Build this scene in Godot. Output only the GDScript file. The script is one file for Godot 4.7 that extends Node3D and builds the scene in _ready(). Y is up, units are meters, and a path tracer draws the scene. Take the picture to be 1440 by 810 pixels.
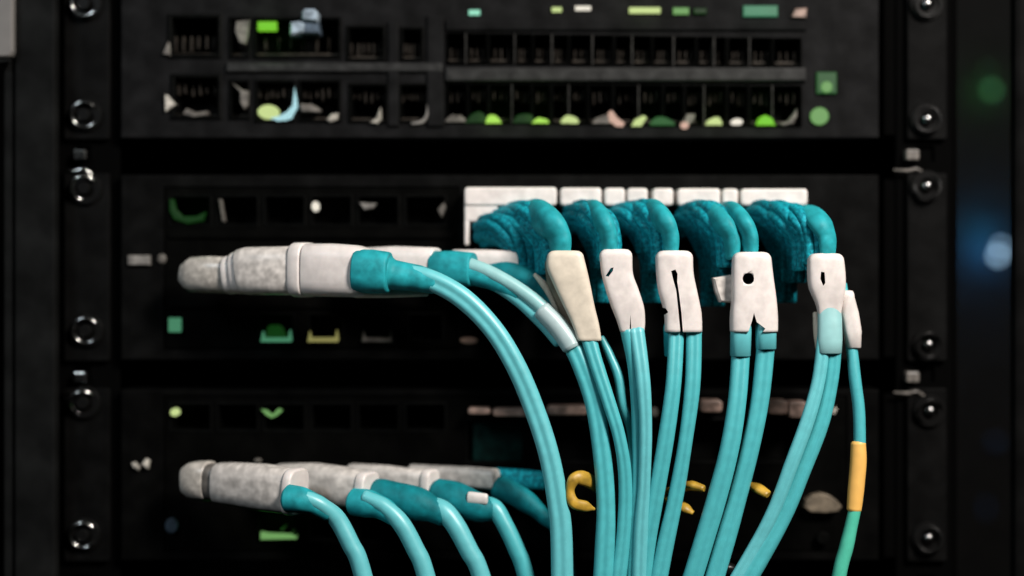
extends Node3D
# Close-up of a data rack: three black switches bolted between two rails, white plugs and teal fibre cables.

const S := 0.0004        # metres per photo pixel on the front plane of the switches (z = 0)
const D := 0.9           # camera distance from that plane
var M := {}
var used := {}
var rng := RandomNumberGenerator.new()

# ---------------------------------------------------------------- places and names
func P(x: float, y: float, z := 0.0) -> Vector3:
	var k := S * (D - z) / D
	return Vector3((x - 720.0) * k, (405.0 - y) * k, z)

func L(px: float, z := 0.0) -> float:
	return px * S * (D - z) / D

func thing(called: String, label: String, category: String, at := Vector3.ZERO, group := "") -> Node3D:
	var o := Node3D.new()
	o.name = numbered(called)
	add_child(o)
	o.position = at
	tag(o, label, category, group)
	return o

func numbered(called: String) -> String:
	if not used.has(called):
		used[called] = 0
		return called
	used[called] += 1
	return "%s_%03d" % [called, used[called]]

func tag(o: Node3D, label: String, category: String, group := "") -> void:
	o.set_meta("label", label)
	o.set_meta("category", category)
	if group != "":
		o.set_meta("group", group)

var counts := {}
func obj(called: String, st: SurfaceTool, m: Material, parent: Node3D = self) -> MeshInstance3D:
	st.generate_normals()
	var o := MeshInstance3D.new()
	o.mesh = st.commit()
	o.material_override = m
	name_in(o, called, parent)
	# meshes are written in world coordinates: bring them into the thing's own axes
	if parent != self:
		o.position = -home(parent)
	return o

func name_in(o: Node3D, called: String, parent: Node3D) -> void:
	if parent == self:
		o.name = numbered(called)
	else:
		var key := str(parent.get_instance_id()) + called
		if counts.has(key):
			counts[key] += 1
			o.name = "%s_%03d" % [called, counts[key]]
		else:
			counts[key] = 0
			o.name = called
	parent.add_child(o, true)

func home(n: Node) -> Vector3:
	var p := Vector3.ZERO
	while n != self:
		p += n.position
		n = n.get_parent()
	return p

# ---------------------------------------------------------------- shapes
func mb() -> SurfaceTool:
	var st := SurfaceTool.new()
	st.begin(Mesh.PRIMITIVE_TRIANGLES)
	st.set_smooth_group(-1)
	return st

func tri(st: SurfaceTool, a: Vector3, b: Vector3, c: Vector3) -> void:   # counter-clockwise seen from outside
	st.add_vertex(a); st.add_vertex(c); st.add_vertex(b)

func quad(st: SurfaceTool, a: Vector3, b: Vector3, c: Vector3, d: Vector3) -> void:
	tri(st, a, b, c); tri(st, a, c, d)

func rings(st: SurfaceTool, rs: Array, cap0 := true, cap1 := true, smooth := true) -> void:
	# each ring counter-clockwise seen from the far end (the last ring)
	st.set_smooth_group(0 if smooth else -1)
	for i in rs.size() - 1:
		var a: PackedVector3Array = rs[i]
		var b: PackedVector3Array = rs[i + 1]
		var n := a.size()
		for j in n:
			var k := (j + 1) % n
			quad(st, a[j], a[k], b[k], b[j])
	st.set_smooth_group(-1)
	if cap0:
		cap(st, rs[0], true)
	if cap1:
		cap(st, rs[rs.size() - 1], false)

func cap(st: SurfaceTool, r: PackedVector3Array, back: bool) -> void:
	var c := Vector3.ZERO
	for p in r: c += p
	c /= r.size()
	for j in r.size():
		var k := (j + 1) % r.size()
		if back: tri(st, c, r[k], r[j])
		else: tri(st, c, r[j], r[k])

func rect_ring(x0: float, x1: float, y0: float, y1: float, z: float, r := 0.0, inset := 0.0) -> PackedVector3Array:
	# world units, y0 < y1, rounded corners of radius r
	var out := PackedVector3Array()
	x0 += inset; x1 -= inset; y0 += inset; y1 -= inset
	r = maxf(r - inset * 0.5, 0.00002) if r > 0.0 else 0.0
	if r <= 0.0:
		return PackedVector3Array([Vector3(x0, y0, z), Vector3(x1, y0, z), Vector3(x1, y1, z), Vector3(x0, y1, z)])
	r = minf(r, minf(x1 - x0, y1 - y0) * 0.49)
	var cs := [Vector2(x1 - r, y0 + r), Vector2(x1 - r, y1 - r), Vector2(x0 + r, y1 - r), Vector2(x0 + r, y0 + r)]
	for q in 4:
		for i in 5:
			var a := -PI / 2 + q * PI / 2 + i * PI / 8
			out.append(Vector3(cs[q].x + cos(a) * r, cs[q].y + sin(a) * r, z))
	return out

func slab(st: SurfaceTool, px0: float, px1: float, py0: float, py1: float, z0: float, z1: float, bev := 0.0008, rad := 0.0) -> void:
	# pixel rectangle measured on its front face z1
	var a := P(px0, py1, z1)
	var b := P(px1, py0, z1)
	var rs := [rect_ring(a.x, b.x, a.y, b.y, z0, rad)]
	rs.append(rect_ring(a.x, b.x, a.y, b.y, z1 - bev, rad))
	rs.append(rect_ring(a.x, b.x, a.y, b.y, z1 - bev * 0.3, rad, bev * 0.3))
	rs.append(rect_ring(a.x, b.x, a.y, b.y, z1, rad, bev))
	rings(st, rs, true, true, false)

func loft(st: SurfaceTool, secs: Array, sides := 20, caps := true, twin := false) -> void:
	# secs: [centre, half axis u, half axis v, superellipse exponent]; u x v points along the sweep
	var rs := []
	for s in secs:
		var r := PackedVector3Array()
		var e: float = 2.0 / s[3]
		for i in sides:
			var a := TAU * i / sides
			var c := cos(a)
			var q := sin(a)
			if twin: q *= 0.72 * (1.0 - 0.24 * exp(-pow((c - 0.1) / 0.3, 2.0)))   # two cores in one jacket: a groove along the middle
			r.append(s[0] + s[1] * (signf(c) * pow(absf(c), e)) + s[2] * (signf(q) * pow(absf(q), e)))
		rs.append(r)
	rings(st, rs, caps, caps, true)

func smooth_path(keys: Array, per := 8) -> Array:
	# keys: [px, py, z, radius px]; returns [[world point, world radius]]
	var pts := []
	var rad := []
	for k in keys:
		pts.append(P(k[0], k[1], k[2]))
		rad.append(L(k[3], k[2]))
	var out := []
	var n := pts.size()
	for i in n - 1:
		var a: Vector3 = pts[maxi(i - 1, 0)]
		var b: Vector3 = pts[i]
		var c: Vector3 = pts[i + 1]
		var d: Vector3 = pts[mini(i + 2, n - 1)]
		for j in per:
			var t := float(j) / per
			out.append([b.cubic_interpolate(c, a, d, t), lerpf(rad[i], rad[i + 1], smoothstep(0, 1, t))])
	out.append([pts[n - 1], rad[n - 1]])
	return out

func tube(st: SurfaceTool, keys: Array, sides := 18, flat := 1.0, wobble := 0.0, twin := false) -> void:
	var p := smooth_path(keys)
	var n := p.size()
	var tang := []
	for i in n:
		tang.append((p[mini(i + 1, n - 1)][0] - p[maxi(i - 1, 0)][0]).normalized())
	var u: Vector3 = tang[0].cross(Vector3(0, 0, 1))
	if u.length() < 0.05: u = tang[0].cross(Vector3(0, 1, 0))
	u = u.normalized()
	var secs := []
	for i in n:
		u = (u - tang[i] * u.dot(tang[i])).normalized()
		var v: Vector3 = tang[i].cross(u)
		var r: float = p[i][1] * (1.0 + wobble * sin(i * 1.7) * 0.5)
		secs.append([p[i][0], u * r, v * r * flat, 2.0])
	# rounded ends
	var a = secs[0]
	secs.push_front([a[0] - tang[0] * a[1].length() * 0.25, a[1] * 0.75, a[2] * 0.75, 2.0])
	var z = secs[secs.size() - 1]
	secs.append([z[0] + tang[n - 1] * z[1].length() * 0.25, z[1] * 0.75, z[2] * 0.75, 2.0])
	loft(st, secs, sides, true, twin)

func bar(st: SurfaceTool, keys: Array, depth := 0.8, ex := 3.2, sides := 28) -> void:
	# a bar swept along straight keys [px, py, z, half height px], with an upright rounded-rectangle section and softened ends
	var secs := []
	var n := keys.size()
	var pts := []
	for k in keys: pts.append(P(k[0], k[1], k[2]))
	for i in n:
		var t: Vector3 = (pts[mini(i + 1, n - 1)] - pts[maxi(i - 1, 0)]).normalized()
		var h := L(keys[i][3], keys[i][2])
		var up := (Vector3.UP - t * t.y).normalized()
		secs.append([pts[i], up * h, t.cross(up) * h * depth, ex])
	var t0: Vector3 = (pts[1] - pts[0]).normalized()
	var t1: Vector3 = (pts[n - 1] - pts[n - 2]).normalized()
	var a = secs[0]
	var b = secs[n - 1]
	var s := 0.0011
	var ka: float = 1.0 - s / a[1].length()
	var kb: float = 1.0 - s / b[1].length()
	secs.push_front([a[0] - t0 * s * 0.7, a[1] * (1 - (1 - ka) * 0.3), a[2] * (1 - (1 - ka) * 0.3), ex])
	secs.push_front([a[0] - t0 * s, a[1] * ka, a[2] * ka, ex])
	secs.append([b[0] + t1 * s * 0.7, b[1] * (1 - (1 - kb) * 0.3), b[2] * (1 - (1 - kb) * 0.3), ex])
	secs.append([b[0] + t1 * s, b[1] * kb, b[2] * kb, ex])
	loft(st, secs, sides)

func column(st: SurfaceTool, keys: Array, depth := 0.55, ex := 3.0, sides := 32) -> void:
	# a flat upright body: keys top to bottom [centre px, py, z, half width px]
	var secs := []
	var n := keys.size()
	for i in n:
		var k = keys[n - 1 - i]          # from bottom to top
		var w := L(k[3], k[2])
		secs.append([P(k[0], k[1], k[2]), Vector3(w, 0, 0), Vector3(0, 0, -maxf(w, 0.006) * depth), ex])
	var s := 0.0036
	var a = secs[0]
	var b = secs[n - 1]
	secs.push_front([a[0] - Vector3(0, 0.0005, 0), a[1] * 0.9, a[2] * 0.85, ex])
	for q in [[0.35, 0.97], [0.7, 0.88], [0.93, 0.74], [1.0, 0.55]]:
		secs.append([b[0] + Vector3(0, s * q[0], 0), b[1] * q[1], b[2] * q[1], ex])
	loft(st, secs, sides)

func torus(st: SurfaceTool, c: Vector3, big: float, small: float, n := 28, m := 10, from := 0.0, to := TAU) -> void:
	st.set_smooth_group(0)
	for i in n:
		var a := lerpf(from, to, float(i) / n)
		var b := lerpf(from, to, float(i + 1) / n)
		for j in m:
			var e := TAU * j / m
			var f := TAU * (j + 1) / m
			quad(st, on_torus(c, big, small, a, e), on_torus(c, big, small, a, f), on_torus(c, big, small, b, f), on_torus(c, big, small, b, e))
	st.set_smooth_group(-1)

func on_torus(c: Vector3, big: float, small: float, a: float, e: float) -> Vector3:
	var r := big + small * cos(e)
	return c + Vector3(cos(a) * r, sin(a) * r, -small * sin(e))

func circle(c: Vector3, r: float, n := 24) -> PackedVector3Array:
	var o := PackedVector3Array()
	for i in n: o.append(c + Vector3(cos(TAU * i / n) * r, sin(TAU * i / n) * r, 0))
	return o

func plate(st: SurfaceTool, px0: float, px1: float, py0: float, py1: float, z0: float, z1: float, holes: Array, rad := 0.0) -> void:
	# a face plate with rectangular openings [x0, x1, y0, y1] (pixels), chamfered outer edge
	var xs := [px0, px1]
	var ys := [py0, py1]
	for h in holes:
		xs.append_array([h[0], h[1]]); ys.append_array([h[2], h[3]])
	xs.sort(); ys.sort()
	for i in xs.size() - 1:
		for j in ys.size() - 1:
			if xs[i + 1] - xs[i] < 0.01 or ys[j + 1] - ys[j] < 0.01: continue
			var cx: float = (xs[i] + xs[i + 1]) / 2
			var cy: float = (ys[j] + ys[j + 1]) / 2
			var open := false
			for h in holes:
				if cx > h[0] and cx < h[1] and cy > h[2] and cy < h[3]: open = true
			if open: continue
			quad(st, P(xs[i], ys[j + 1], z1), P(xs[i + 1], ys[j + 1], z1), P(xs[i + 1], ys[j], z1), P(xs[i], ys[j], z1))
	var b := 0.0009
	var a0 := P(px0, py1, z1)
	var a1 := P(px1, py0, z1)
	rings(st, [rect_ring(a0.x, a1.x, a0.y, a1.y, z0, 0, -b), rect_ring(a0.x, a1.x, a0.y, a1.y, z1 - b, 0, -b), rect_ring(a0.x, a1.x, a0.y, a1.y, z1 - b * 0.3, 0, -b * 0.7), rect_ring(a0.x, a1.x, a0.y, a1.y, z1, 0, 0)], true, false, false)
	for h in holes:
		var q0 := P(h[0], h[3], z1)
		var q1 := P(h[1], h[2], z1)
		rings(st, [rect_ring(q0.x, q1.x, q0.y, q1.y, z1), rect_ring(q0.x, q1.x, q0.y, q1.y, z0)], false, false, false)

func port_shape(st: SurfaceTool, x0: float, x1: float, y0: float, y1: float, lip: float, deep := 0.018, proud := 0.0012, z := 0.0) -> void:
	# raised lip round a deep socket
	var a := P(x0, y1, z)
	var b := P(x1, y0, z)
	var l := lip * S
	var rs := [rect_ring(a.x, b.x, a.y, b.y, z - 0.001), rect_ring(a.x, b.x, a.y, b.y, z + proud * 0.7), rect_ring(a.x, b.x, a.y, b.y, z + proud, 0, l * 0.3),
		rect_ring(a.x, b.x, a.y, b.y, z + proud, 0, l * 0.7), rect_ring(a.x, b.x, a.y, b.y, z + proud * 0.5, 0, l), rect_ring(a.x, b.x, a.y, b.y, z - deep, 0, l * 1.1)]
	rings(st, rs, false, true, false)

func shape(st: SurfaceTool, poly: Array, z0: float, z1: float, bev := 0.0006) -> void:
	# an outline (pixels) given real thickness, its front edge softened
	var pts := PackedVector2Array()
	for p in poly:
		var w := P(p[0], p[1], z1)
		pts.append(Vector2(w.x, w.y))
	var area := 0.0
	for i in pts.size():
		area += pts[i].cross(pts[(i + 1) % pts.size()])
	if area < 0: pts.reverse()
	var inner := PackedVector2Array()
	var n := pts.size()
	for i in n:
		var e0 := (pts[i] - pts[(i + n - 1) % n]).normalized()
		var e1 := (pts[(i + 1) % n] - pts[i]).normalized()
		var nn := Vector2(-e0.y - e1.y, e0.x + e1.x)
		inner.append(pts[i] + (nn.normalized() * bev if nn.length() > 0.01 else Vector2.ZERO))
	var r0 := PackedVector3Array()
	var r1 := PackedVector3Array()
	var r2 := PackedVector3Array()
	for i in n:
		r0.append(Vector3(pts[i].x, pts[i].y, z0)); r1.append(Vector3(pts[i].x, pts[i].y, z1 - bev)); r2.append(Vector3(inner[i].x, inner[i].y, z1))
	rings(st, [r0, r1, r2], false, false, false)
	var ix := Geometry2D.triangulate_polygon(pts)
	for t in range(0, ix.size(), 3):
		var o := [ix[t], ix[t + 1], ix[t + 2]]
		var cr: float = (pts[o[1]] - pts[o[0]]).cross(pts[o[2]] - pts[o[0]])
		if cr < 0: o = [o[0], o[2], o[1]]
		tri(st, r2[o[0]], r2[o[1]], r2[o[2]])
		tri(st, r0[o[0]], r0[o[2]], r0[o[1]])

func oval(cx: float, cy: float, w: float, h: float, a0 := 0.0, a1 := TAU, n := 16) -> Array:
	var o := []
	var whole := absf(a1 - a0 - TAU) < 0.001
	for i in (n if whole else n + 1):
		var a := a0 + (a1 - a0) * i / n
		o.append([cx + cos(a) * w, cy + sin(a) * h])
	return o

func dome(cx: float, base: float, w: float, h: float) -> Array:   # flat below, unevenly round above
	var o := oval(cx, base, w * 0.92, h * 0.78, PI, TAU, 8)
	var lean := rng.randf_range(-0.35, 0.35)
	for p in o:
		p[0] += (base - p[1]) * lean + rng.randf_range(-1.0, 1.0)
		p[1] -= rng.randf_range(-1.0, 1.2) * minf(1.0, (base - p[1]) * 0.3)
	return o

func block(cx: float, cy: float, w: float, h: float) -> Array:
	return [[cx - w, cy - h], [cx + w, cy - h], [cx + w, cy + h], [cx - w, cy + h]]

# ---------------------------------------------------------------- materials
func noise(freq: float, a: float, b: float, seed_ := 1, oct := 3, normal := false, bump := 4.0, size := 256) -> NoiseTexture2D:
	var f := FastNoiseLite.new()
	f.noise_type = FastNoiseLite.TYPE_SIMPLEX_SMOOTH
	f.frequency = freq
	f.seed = seed_
	f.fractal_octaves = oct
	var t := NoiseTexture2D.new()
	t.width = size; t.height = size
	t.seamless = true
	t.noise = f
	if normal:
		t.as_normal_map = true
		t.bump_strength = bump
	else:
		var g := Gradient.new()
		g.set_color(0, Color(a, a, a)); g.set_color(1, Color(b, b, b))
		t.color_ramp = g
	return t

func lin(r: float, g: float, b: float) -> Color:
	return Color(r, g, b).linear_to_srgb()

func mat(key: String, c: Color, rough: float, metal := 0.0, spec := 0.5) -> StandardMaterial3D:
	var m := StandardMaterial3D.new()
	m.resource_name = key
	m.albedo_color = c
	m.roughness = rough
	m.metallic = metal
	m.metallic_specular = spec
	M[key] = m
	return m

func textured(m: StandardMaterial3D, scale: float, albedo: Texture2D = null, nrm: Texture2D = null, ns := 0.3, rough: Texture2D = null) -> void:
	m.uv1_triplanar = true
	m.uv1_world_triplanar = true
	m.uv1_scale = Vector3.ONE * scale
	if albedo: m.albedo_texture = albedo
	if nrm:
		m.normal_enabled = true
		m.normal_texture = nrm
		m.normal_scale = ns
	if rough:
		m.roughness_texture = rough
		m.roughness_texture_channel = BaseMaterial3D.TEXTURE_CHANNEL_RED

func lamp(key: String, c: Color, e: float) -> StandardMaterial3D:
	var m := mat(key, Color(0.02, 0.02, 0.02), 0.35)
	m.emission_enabled = true
	m.emission = c
	m.emission_energy_multiplier = e
	return m

func materials() -> void:
	var cloudy := noise(0.012, 0.6, 1.0, 3, 5)
	var grit := noise(0.09, 0.0, 1.0, 5, 3, true, 3.0)
	var smear := noise(0.02, 0.55, 1.0, 8, 4)
	var heather := noise(0.06, 0.3, 1.0, 11, 2)
	var hg := Gradient.new()
	hg.offsets = PackedFloat32Array([0.2, 0.5, 0.8])
	hg.colors = PackedColorArray([Color(0.45, 0.58, 0.60), Color(0.72, 0.76, 0.78), Color(1.0, 1.0, 1.0)])
	heather.color_ramp = hg
	var heather2 := noise(0.03, 0.7, 1.0, 12, 3)
	var blotch := noise(0.03, 0.66, 1.0, 21, 2)
	var faint := noise(0.02, 0.93, 1.0, 31, 2)
	var mottle := noise(0.02, 0.88, 1.0, 51, 3)
	var soft := noise(0.03, 0.0, 1.0, 41, 2, true, 2.0)
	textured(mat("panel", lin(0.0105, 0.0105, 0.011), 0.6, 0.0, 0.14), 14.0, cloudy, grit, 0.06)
	textured(mat("panel_mid", lin(0.0052, 0.0052, 0.0052), 0.6, 0.0, 0.12), 14.0, cloudy, grit, 0.06)  # light falling off down the rack is put into this darker grey
	textured(mat("panel_low", lin(0.0034, 0.0034, 0.0033), 0.6, 0.0, 0.1), 14.0, cloudy, grit, 0.06)  # darkest copy: shade low in the rack is painted into the colour
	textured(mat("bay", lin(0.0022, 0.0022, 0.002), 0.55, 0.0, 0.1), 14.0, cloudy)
	textured(mat("bezel", lin(0.032, 0.032, 0.032), 0.5, 0.0, 0.3), 20.0, smear, grit, 0.1)
	textured(mat("divider", lin(0.045, 0.043, 0.04), 0.5, 0.0, 0.3), 24.0, smear)
	textured(mat("contact", lin(0.05, 0.042, 0.034), 0.45, 0.0, 0.3), 24.0, smear)
	textured(mat("lip", lin(0.02, 0.02, 0.02), 0.45, 0.0, 0.3), 24.0, smear)
	textured(mat("lip_dark", lin(0.003, 0.0032, 0.003), 0.5, 0.0, 0.15), 24.0, smear)
	textured(mat("post", lin(0.0105, 0.011, 0.011), 0.7, 0.0, 0.14), 8.0, cloudy, grit, 0.04)
	textured(mat("rail", lin(0.0062, 0.0062, 0.0062), 0.6, 0.0, 0.12), 10.0, cloudy, grit, 0.05)
	mat("black", lin(0.0012, 0.0012, 0.0012), 0.8, 0.0, 0.08)
	textured(mat("grey_plate", lin(0.15, 0.14, 0.132), 0.6), 10.0, faint)
	textured(mat("steel", lin(0.8, 0.8, 0.77), 0.2, 1.0), 30.0, smear)
	mat("dark_chrome", lin(0.22, 0.22, 0.22), 0.25, 1.0)
	mat("black_steel", lin(0.005, 0.005, 0.005), 0.3, 0.0, 0.3)
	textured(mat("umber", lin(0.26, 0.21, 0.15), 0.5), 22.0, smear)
	var w := mat("white", lin(0.80, 0.735, 0.705), 0.42, 0.0, 0.5)
	textured(w, 26.0, mottle, soft, 0.15)
	w.subsurf_scatter_enabled = true
	w.subsurf_scatter_strength = 0.03
	textured(mat("cream", lin(0.76, 0.68, 0.56), 0.45), 26.0, mottle, soft, 0.15)
	textured(mat("smoked", lin(0.62, 0.575, 0.52), 0.3, 0.0, 0.5), 26.0, blotch, soft, 0.2)
	textured(mat("blotched", lin(0.84, 0.78, 0.73), 0.4, 0.0, 0.5), 20.0, blotch, soft, 0.2)  # blotches paint in smeared reflections inside the plug plastic
	textured(mat("teal", lin(0.075, 0.47, 0.51), 0.4, 0.0, 0.6), 26.0, faint, soft, 0.1)
	textured(mat("teal_pale", lin(0.13, 0.54, 0.585), 0.4, 0.0, 0.6), 26.0, faint, soft, 0.1)
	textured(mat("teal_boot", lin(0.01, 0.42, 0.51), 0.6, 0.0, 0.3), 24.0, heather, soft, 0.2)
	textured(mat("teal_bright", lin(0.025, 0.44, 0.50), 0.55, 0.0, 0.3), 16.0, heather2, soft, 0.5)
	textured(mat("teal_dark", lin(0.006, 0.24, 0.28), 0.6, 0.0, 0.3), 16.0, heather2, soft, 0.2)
	textured(mat("teal_gloom", lin(0.001, 0.018, 0.016), 0.6, 0.0, 0.2), 24.0, smear)  # teal with the gloom of an unlit port mixed into it
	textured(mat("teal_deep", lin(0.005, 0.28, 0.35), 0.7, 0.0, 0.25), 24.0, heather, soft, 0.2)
	textured(mat("teal_mist", lin(0.30, 0.58, 0.59), 0.32, 0.0, 0.6), 26.0, faint)
	textured(mat("sleeve", lin(0.44, 0.57, 0.585), 0.35), 26.0, faint)
	textured(mat("yellow", lin(0.92, 0.52, 0.13), 0.5), 22.0, faint)
	textured(mat("latch_yellow", lin(0.75, 0.45, 0.05), 0.45), 22.0, smear)
	textured(mat("rose", lin(0.40, 0.27, 0.22), 0.5), 22.0, smear)
	textured(mat("grey_tab", lin(0.30, 0.28, 0.26), 0.5), 22.0, smear)
	textured(mat("green_cable", lin(0.09, 0.56, 0.40), 0.35), 26.0, faint)
	textured(mat("ice_plastic", lin(0.42, 0.52, 0.62), 0.3), 24.0, smear)
	textured(mat("blue_grey", lin(0.10, 0.14, 0.19), 0.4), 24.0, smear)
	textured(mat("glint", lin(0.75, 0.70, 0.62), 0.35), 24.0, smear)  # pale colour that paints in glints around the ports
	textured(mat("glint_dim", lin(0.22, 0.20, 0.18), 0.4), 24.0, smear)
	lamp("led_lime", Color(0.72, 0.95, 0.38), 0.85)
	lamp("led_pale", Color(0.86, 0.94, 0.62), 0.8)
	lamp("led_green", Color(0.52, 0.88, 0.2), 0.75)
	lamp("led_dim", Color(0.20, 0.42, 0.22), 0.6)
	lamp("led_murk", Color(0.10, 0.30, 0.10), 0.4)
	lamp("led_mint", Color(0.66, 0.98, 0.85), 0.8)
	lamp("led_teal", Color(0.36, 0.66, 0.50), 0.55)
	lamp("led_soft", Color(0.50, 0.72, 0.42), 0.7)
	lamp("led_white", Color(1.0, 0.97, 0.90), 0.9)
	lamp("led_rose", Color(0.95, 0.78, 0.70), 0.7)
	lamp("led_straw", Color(0.62, 0.60, 0.36), 0.7)
	lamp("led_ice", Color(0.75, 0.95, 0.98), 0.8)
	lamp("far_green", Color(0.30, 0.62, 0.36), 0.7)
	lamp("far_white", Color(0.72, 0.88, 1.0), 2.4)
	lamp("far_blue", Color(0.10, 0.16, 0.26), 0.5)

# ---------------------------------------------------------------- scene
func _ready() -> void:
	rng.seed = 7
	# camera: square on to the rack, a lens wide open enough that the far lamps melt
	var cam := Camera3D.new()
	cam.name = "camera"
	cam.position = Vector3(0, 0, D)
	cam.near = 0.05
	cam.far = 20.0
	var ca := CameraAttributesPhysical.new()
	ca.frustum_focal_length = 24.0 / (2.0 * 405.0 * S / D)
	ca.frustum_focus_distance = D - 0.068
	ca.frustum_near = 0.05
	ca.frustum_far = 20.0
	ca.exposure_aperture = 1.9
	cam.attributes = ca
	add_child(cam)
	cam.make_current()
	# air: an unlit hall
	var env := Environment.new()
	env.background_mode = Environment.BG_COLOR
	env.background_color = Color.BLACK
	env.tonemap_mode = Environment.TONE_MAPPER_LINEAR
	env.tonemap_exposure = 1.0
	env.sdfgi_enabled = true
	env.ssao_enabled = true
	env.ssil_enabled = true
	var we := WorldEnvironment.new()
	we.name = "air"
	we.environment = env
	add_child(we)
	# lamps of the aisle: one strong panel above and to the right of the photographer, a weak one on the left
	area("aisle_lamp_key", Vector3(0.62, 0.72, 0.85), Vector3(0.02, -0.02, 0.03), Vector2(0.28, 0.28), Color(1.0, 0.97, 0.94), 2.6)
	area("aisle_lamp_fill", Vector3(-0.7, 0.62, 0.8), Vector3(-0.05, 0, 0.0), Vector2(0.25, 0.25), Color(0.92, 0.97, 1.0), 0.42)
	materials()
	rack()
	switch_top()
	switch_middle()
	switch_low()
	modules()
	breakouts()
	plug_rows()
	small_things()

func area(called: String, from: Vector3, to: Vector3, size: Vector2, c: Color, e: float) -> void:
	var l := AreaLight3D.new()
	l.name = called
	l.area_size = size
	l.light_color = c
	l.light_energy = e
	l.area_range = 6.0
	l.area_attenuation = 2.0
	l.shadow_enabled = true
	add_child(l)
	l.look_at_from_position(from, to, Vector3.UP)

func glow(parent: Node3D, at: Vector3, c: Color, e: float, size := 0.003) -> void:
	var l := OmniLight3D.new()
	name_in(l, "lamp_glow", parent)
	l.position = at - home(parent)
	l.light_color = c
	l.light_energy = e
	l.light_size = size
	l.omni_range = 0.5
	l.omni_attenuation = 2.0
	l.shadow_enabled = true

func rack() -> void:
	var st := mb()
	slab(st, -400, 2300, -900, 1800, -0.92, -0.9, 0.0)
	var wall := obj("back_wall", st, M.black)
	wall.set_meta("kind", "structure")
	tag(wall, "black wall deep behind the rack, seen only as darkness", "wall")
	# left upright
	var o := thing("rack_post", "wide dark grey rack upright along the left edge, beside the ring screws", "rack post", P(48, 900, 0.0))
	st = mb(); slab(st, 20, 77, -160, 980, 0.004, 0.012, 0.0012, 0.001); obj("front_face", st, M.post, o)
	st = mb(); slab(st, 5, 19, -160, 980, 0.003, 0.0095, 0.001, 0.0008); obj("folded_edge", st, M.post, o)
	st = mb(); shape(st, [[-60, -60], [17.5, -60], [17.5, 72], [15, 78], [11, 80], [-60, 82]], 0.0125, 0.018, 0.001)
	var g := obj("grey_plate", st, M.grey_plate)
	tag(g, "pale grey plate with rounded lower corner at the top left edge", "plate")
	st = mb(); shape(st, [[-60, 84], [9, 82], [14, 80.5], [13, 88], [-60, 96]], 0.0127, 0.0165, 0.001)
	var g2 := obj("plate_underside", st, M.post, g)
	g2.position = Vector3.ZERO
	# right upright of the next rack
	st = mb(); slab(st, 1427, 1560, -160, 980, 0.004, 0.012, 0.003, 0.002)
	tag(obj("rack_post", st, M.rail), "dark rack upright on the far right edge, beyond the blurred lamps", "rack post")
	# mounting rails with square holes
	for side in 2:
		var x0: float = [79.0, 1262.0][side]
		var x1: float = [166.0, 1338.0][side]
		var r := thing("mounting_rail", ["black mounting rail with cage nuts left of the switches", "black mounting rail with cage nuts right of the switches"][side], "rail", P((x0 + x1) / 2, 900, -0.006), "mounting rails")
		var holes := []
		for y in [8, 60, 112, 162, 216, 264, 316, 366, 416, 465, 526, 562, 610, 660, 706, 753, 820]:
			var cx: float = [116.0, 1302.0][side]
			holes.append([cx - 12, cx + 12, y - 11, y + 11])
		st = mb(); plate(st, x0, x1, -160, 980, -0.009, -0.0065, holes); obj("rail_face", st, M.black, r)
		var n := 0
		for y in [218, 531]:
			var cx: float = [113.0, 1285.0][side]
			st = mb(); slab(st, cx - 10, cx + 8, y - 8, y + 7, -0.008, -0.0005, 0.0008, 0.001); obj("cage_nut", st, M.steel if side == 0 else M.glint_dim, r)
			st = mb()
			tube(st, [[cx - 28, y + 21, -0.003, 1.6], [cx - 8, y + 22, -0.002, 2.4], [cx + 4, y + 20, -0.002, 2.6], [cx + 16, y + 27, -0.003, 2.0]], 8)
			obj("spring_clip", st, M.steel if side == 0 else M.glint_dim, r)
			n += 1
	for x in [60, 1341]:  # added panels, here only to stop lamp glow leaking between the switches
		st = mb(); slab(st, x, x + 5, -160, 980, -0.6, -0.012, 0.0)
		tag(obj("glow_block_panel", st, M.black), "added black panel blocking stray lamp glow behind the %s rack post" % ["left" if x == 60 else "right hand"], "panel", "added glow blocking panels")
	# far equipment behind, out of focus
	far_rack()

func far_rack() -> void:
	var z := -0.5
	var o := thing("far_equipment", "dark equipment far behind on the right with blurred green and blue lamps", "equipment", P(1390, 900, z))
	var st := mb(); slab(st, 1200, 1700, -120, 930, z - 0.1, z, 0.002); obj("front_panel", st, M.panel_mid, o)
	var lights := [[1396, 126, 6, 6, "far_green"], [1405, 359, 5, 6, "far_white"], [1409, 346, 3, 4, "far_white"], [1390, 356, 4, 4, "far_blue"], [1402, 622, 7, 5, "far_blue"], [1388, 715, 3, 9, "far_blue"], [1390, 98, 4, 6, "led_murk"]]
	for l in lights:
		st = mb(); shape(st, oval(l[0], l[1], l[2], l[3]), z - 0.001, z + 0.004, 0.002); obj("lamp", st, M[l[4]], o)
	glow(o, P(1396, 352, z + 0.018), Color(0.25, 0.65, 1.0), 0.007, 0.006)
	glow(o, P(1392, 325, z + 0.02), Color(0.1, 0.6, 0.8), 0.006, 0.006)
	glow(o, P(1395, 124, z + 0.015), Color(0.3, 0.9, 0.4), 0.0015, 0.006)

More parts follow.
